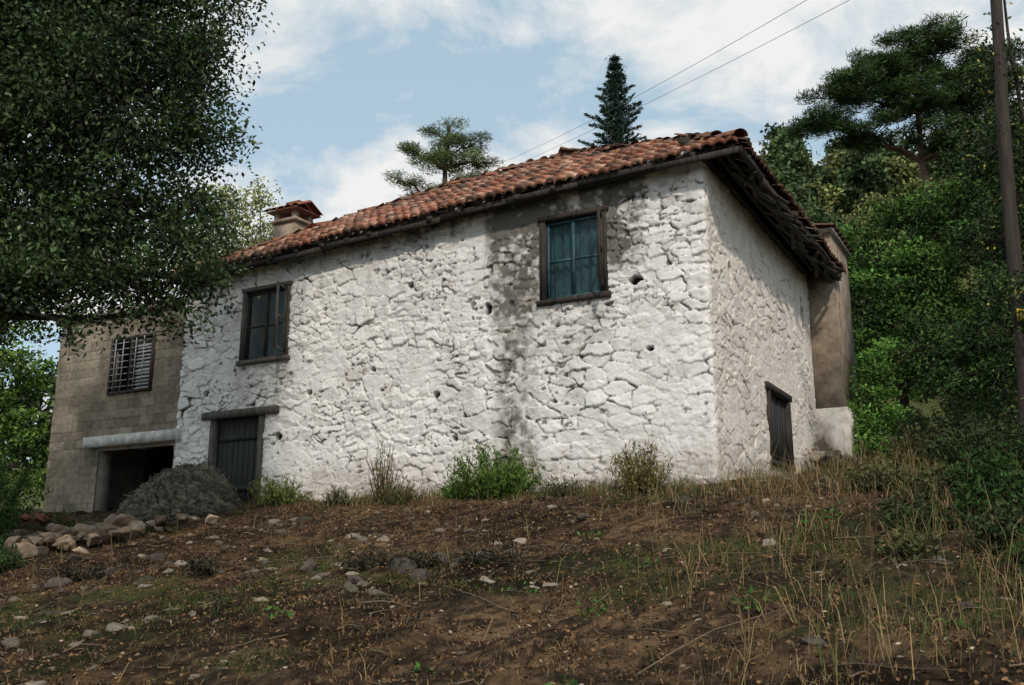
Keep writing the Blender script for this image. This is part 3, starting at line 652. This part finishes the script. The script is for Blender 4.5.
for p in scatter(260,-8,0,8,15.5,lambda x,y:ss(.45,.6,fbm(x/1.1,y/1.1,210))):
    s=rng.uniform(.04,.11);stone(B,p,(s*1.4,s,s*.75),np.array([.20,.17,.13])*rng.uniform(.3,1.5))
for (x,y,s) in [(-.75,10.75,.19),(-1.3,10.9,.15),(-.35,10.3,.16),(-.9,9.9,.12),(-2.3,11.2,.12),(-1.6,10.1,.1),(.9,12.3,.10),(2.35,13.2,.1),(4.9,12.6,.1),(-4.6,12.9,.13),(1.75,5.9,.06),(2.9,6.4,.06),(-1.1,10.5,.17),(-.55,10.6,.14),(-4.9,11.9,.15),(-5.3,11.6,.13),(-3.9,12.4,.12),(-5.9,13.4,.14)]:
    stone(B,(x,y,gz(x,y)+s*.15),(s*1.4,s,s*.75),np.array([.12,.10,.085])*rng.uniform(.5,1.3))
B.make('field_stones',M_rock)
B=Bag()
for i in range(110):
    x=-7.1+rng.normal(0,.85);y=15.7+rng.normal(0,.7);s=rng.uniform(.05,.19)
    stone(B,(x,y,gz(x,y)+s*.3+rng.uniform(0,.16)),(s*1.4,s,s*.8),np.array([.27,.205,.145])*rng.uniform(.2,1.5))
for i in range(4):
    stone(B,(-8.0+rng.normal(0,.25),16.6+rng.normal(0,.2),gz(-8.0,16.6)+.35),(.2,.12,.09),np.array([.20,.085,.05])*rng.uniform(.7,1.2))
B.make('rubble_heap',M_rock)
B=Bag()
for i in range(110):
    x_=rng.uniform(.1,.95);y_=rng.uniform(5.9,9.4);x,y=w2(x_,y_);s=rng.uniform(.08,.2)
    stone(B,(x,y,gz(x,y)+rng.uniform(0,.6)*max(0,1-(x_-.1))),(s*1.3,s,s*.75),np.array([.26,.22,.17])*rng.uniform(.35,1.2))
B.make('stone_footing',M_rock)
# rounded rocky mound beside the door
mx_,my_=-6.05,17.9;mz=gz(mx_,my_)-.08;e=empty('rock_mound',(mx_,my_,mz))
th=np.linspace(0,2*math.pi,181)[:-1];ph=np.linspace(-.1,math.pi/2-.01,70);TH,PH=np.meshgrid(th,ph)
sx=np.cos(TH)*np.cos(PH);sy=np.sin(TH)*np.cos(PH);sz_=np.sin(PH)
qa=sx*2.3+sz_*1.1+5;qb=sy*2.3+sz_*1.9+5
m1,m2,mi,_,_=worley(qa*2.6,qb*3.4+sz_*4,60);me_=m2-m1
rr_=1+.26*(fbm(qa,qb,61)-.5)+.10*ss(0,.25,me_)-.05+(mi-.5)*.10+.16*(fbm(qa*4,qb*4,62)-.5)+.07*(fbm(qa*14,qb*14,63,2)-.5)
fl=(np.cos(PH)**.35)
V=np.stack([sx*rr_*1.02*(1.0),sy*rr_*.75,sz_*rr_*.95+.12*sx],-1)
ww=fbm(qa*3,qb*3,64)[...,None];col=np.array([.20,.18,.14])*(.35+1.1*ww)*(.35+.65*ss(0,.16,me_))[...,None]*(.8+.4*mi[...,None])
i=np.arange(70*180).reshape(70,180);j=np.roll(i,-1,axis=1)
Fm=np.stack([i[:-1],j[:-1],j[1:],i[1:]],-1).reshape(-1,4)
mk('weathered_rock',V.reshape(-1,3),Fm,M_rock,e,col.reshape(-1,3),True)
k_=rng.integers(0,70*180,2600);P=V.reshape(-1,3)[k_]*rng.uniform(.98,1.05,(2600,1))
leafmesh('dry_moss_and_leaves',P,.055,.03,lcols(2600,(.05,.045,.025),(.22,.19,.13)),e,None,M_grass)
B=Bag()
for q in V.reshape(-1,3)[rng.integers(0,70*180,420)]:
    tq=unit(1)[0];l=rng.uniform(.04,.16);B.tube([q-tq*l,q*1.04,q+tq*l],[.008,.007,.004],4,np.array([.20,.17,.13])*rng.uniform(.2,1.3))
B.make('twigs',M_rock,e)

def upole(x,y,top,r_,plate=False):
    z0=gz(x,y)-.2;e=empty('utility_pole',(x,y,z0));B=Bag();h=top-z0
    hh=np.linspace(0,1,12);B.tube(np.stack([.40*hh+.02*np.sin(hh*9),.015*np.sin(hh*7),h*hh],1),r_*(1-.25*hh)*(1+.04*rng.normal(size=12)),12);B.make('post',M_pole,e,True)
    B=Bag();B.beam((-.3,0,h-.35),(1.0,0,h-.35),.09,.1);B.beam((.4,.1,h-.9),(.8,.05,h-.4),.04,.04);B.make('crossarm',M_pole,e)
    B=Bag()
    for q in(-.15,.85):B.tube([(q,0,h-.3),(q,0,h-.22),(q,0,h-.17),(q,0,h-.12)],[.02,.05,.035,.05],8)
    B.make('insulators',M_paint,e)
    if plate:
        B=Bag();B.box(.0,.13,-.15,-.14,2.2,2.38);B.make('warning_plate',M_yel,e)
upole(6.92,13,10.0,.105,True);upole(-1.6,41,17.6,.12)
B=Bag()
for (p,q,s) in [((6.8,13,9.85),(-1.75,41,17.45),.35),((7.8,13,9.88),(-.75,41,17.48),.2)]:
    t=np.linspace(0,1,24)[:,None];P=np.array(p)*(1-t)+np.array(q)*t;P[:,2]-=(4*s*t*(1-t))[:,0]
    B.tube(P,[.006]*24,5)
B.make('overhead_wires',M_wire)

w=bpy.data.worlds.new('World');scene.world=w;w.use_nodes=True;nt=w.node_tree;N=nt.nodes;L=nt.links
bg=N['Background'];sky=N.new('ShaderNodeTexSky');sky.sky_type='NISHITA';sky.sun_disc=False
el,az=40,174
sky.sun_elevation=math.radians(el);sky.sun_rotation=math.radians(az);sky.dust_density=1.0
tc=N.new('ShaderNodeTexCoord');sep=N.new('ShaderNodeSeparateXYZ');L.new(tc.outputs['Generated'],sep.inputs[0])
ad=N.new('ShaderNodeMath');ad.operation='ADD';ad.inputs[1].default_value=.25;L.new(sep.outputs['Z'],ad.inputs[0])
dv=[]
for c_ in 'XY':
    d=N.new('ShaderNodeMath');d.operation='DIVIDE';L.new(sep.outputs[c_],d.inputs[0]);L.new(ad.outputs[0],d.inputs[1]);dv.append(d)
cb=N.new('ShaderNodeCombineXYZ');L.new(dv[0].outputs[0],cb.inputs[0]);L.new(dv[1].outputs[0],cb.inputs[1]);cb.inputs[2].default_value=2.3
cn=N.new('ShaderNodeTexNoise');cn.inputs['Scale'].default_value=3.4;cn.inputs['Detail'].default_value=9;cn.inputs['Roughness'].default_value=.60;cn.inputs['Distortion'].default_value=.3
L.new(cb.outputs[0],cn.inputs['Vector'])
cr=N.new('ShaderNodeValToRGB');cr.color_ramp.elements[0].position=.44;cr.color_ramp.elements[1].position=.60
cr.color_ramp.elements[0].color=(0,0,0,1);cr.color_ramp.elements[1].color=(.97,.97,.97,1);L.new(cn.outputs['Fac'],cr.inputs['Fac'])
hz=N.new('ShaderNodeMix');hz.data_type='RGBA';hz.inputs[0].default_value=.7;L.new(sky.outputs[0],hz.inputs[6]);hz.inputs[7].default_value=(3.8,5.0,5.6,1)
mx=N.new('ShaderNodeMix');mx.data_type='RGBA';L.new(cr.outputs[0],mx.inputs['Factor']);L.new(hz.outputs[2],mx.inputs[6]);mx.inputs[7].default_value=(6.5,6.45,6.3,1)
L.new(mx.outputs[2],bg.inputs['Color']);bg.inputs['Strength'].default_value=.138
sun=bpy.data.lights.new('sun','SUN');sun.energy=2.3;sun.angle=math.radians(3);sun.color=(1,.91,.79)
so=bpy.data.objects.new('sun',sun);link(so)
a=math.radians(az);to=Vector((math.sin(a)*math.cos(math.radians(el)),math.cos(a)*math.cos(math.radians(el)),math.sin(math.radians(el))))
so.rotation_euler=to.to_track_quat('Z','Y').to_euler();so.location=(0,-10,20)
cam=bpy.data.cameras.new('camera');cam.lens=34.1;cam.sensor_width=36;cam.clip_end=3000;cam.clip_start=.05
co=bpy.data.objects.new('camera',cam);link(co);co.rotation_euler=(math.radians(103.2),0,0);scene.camera=co
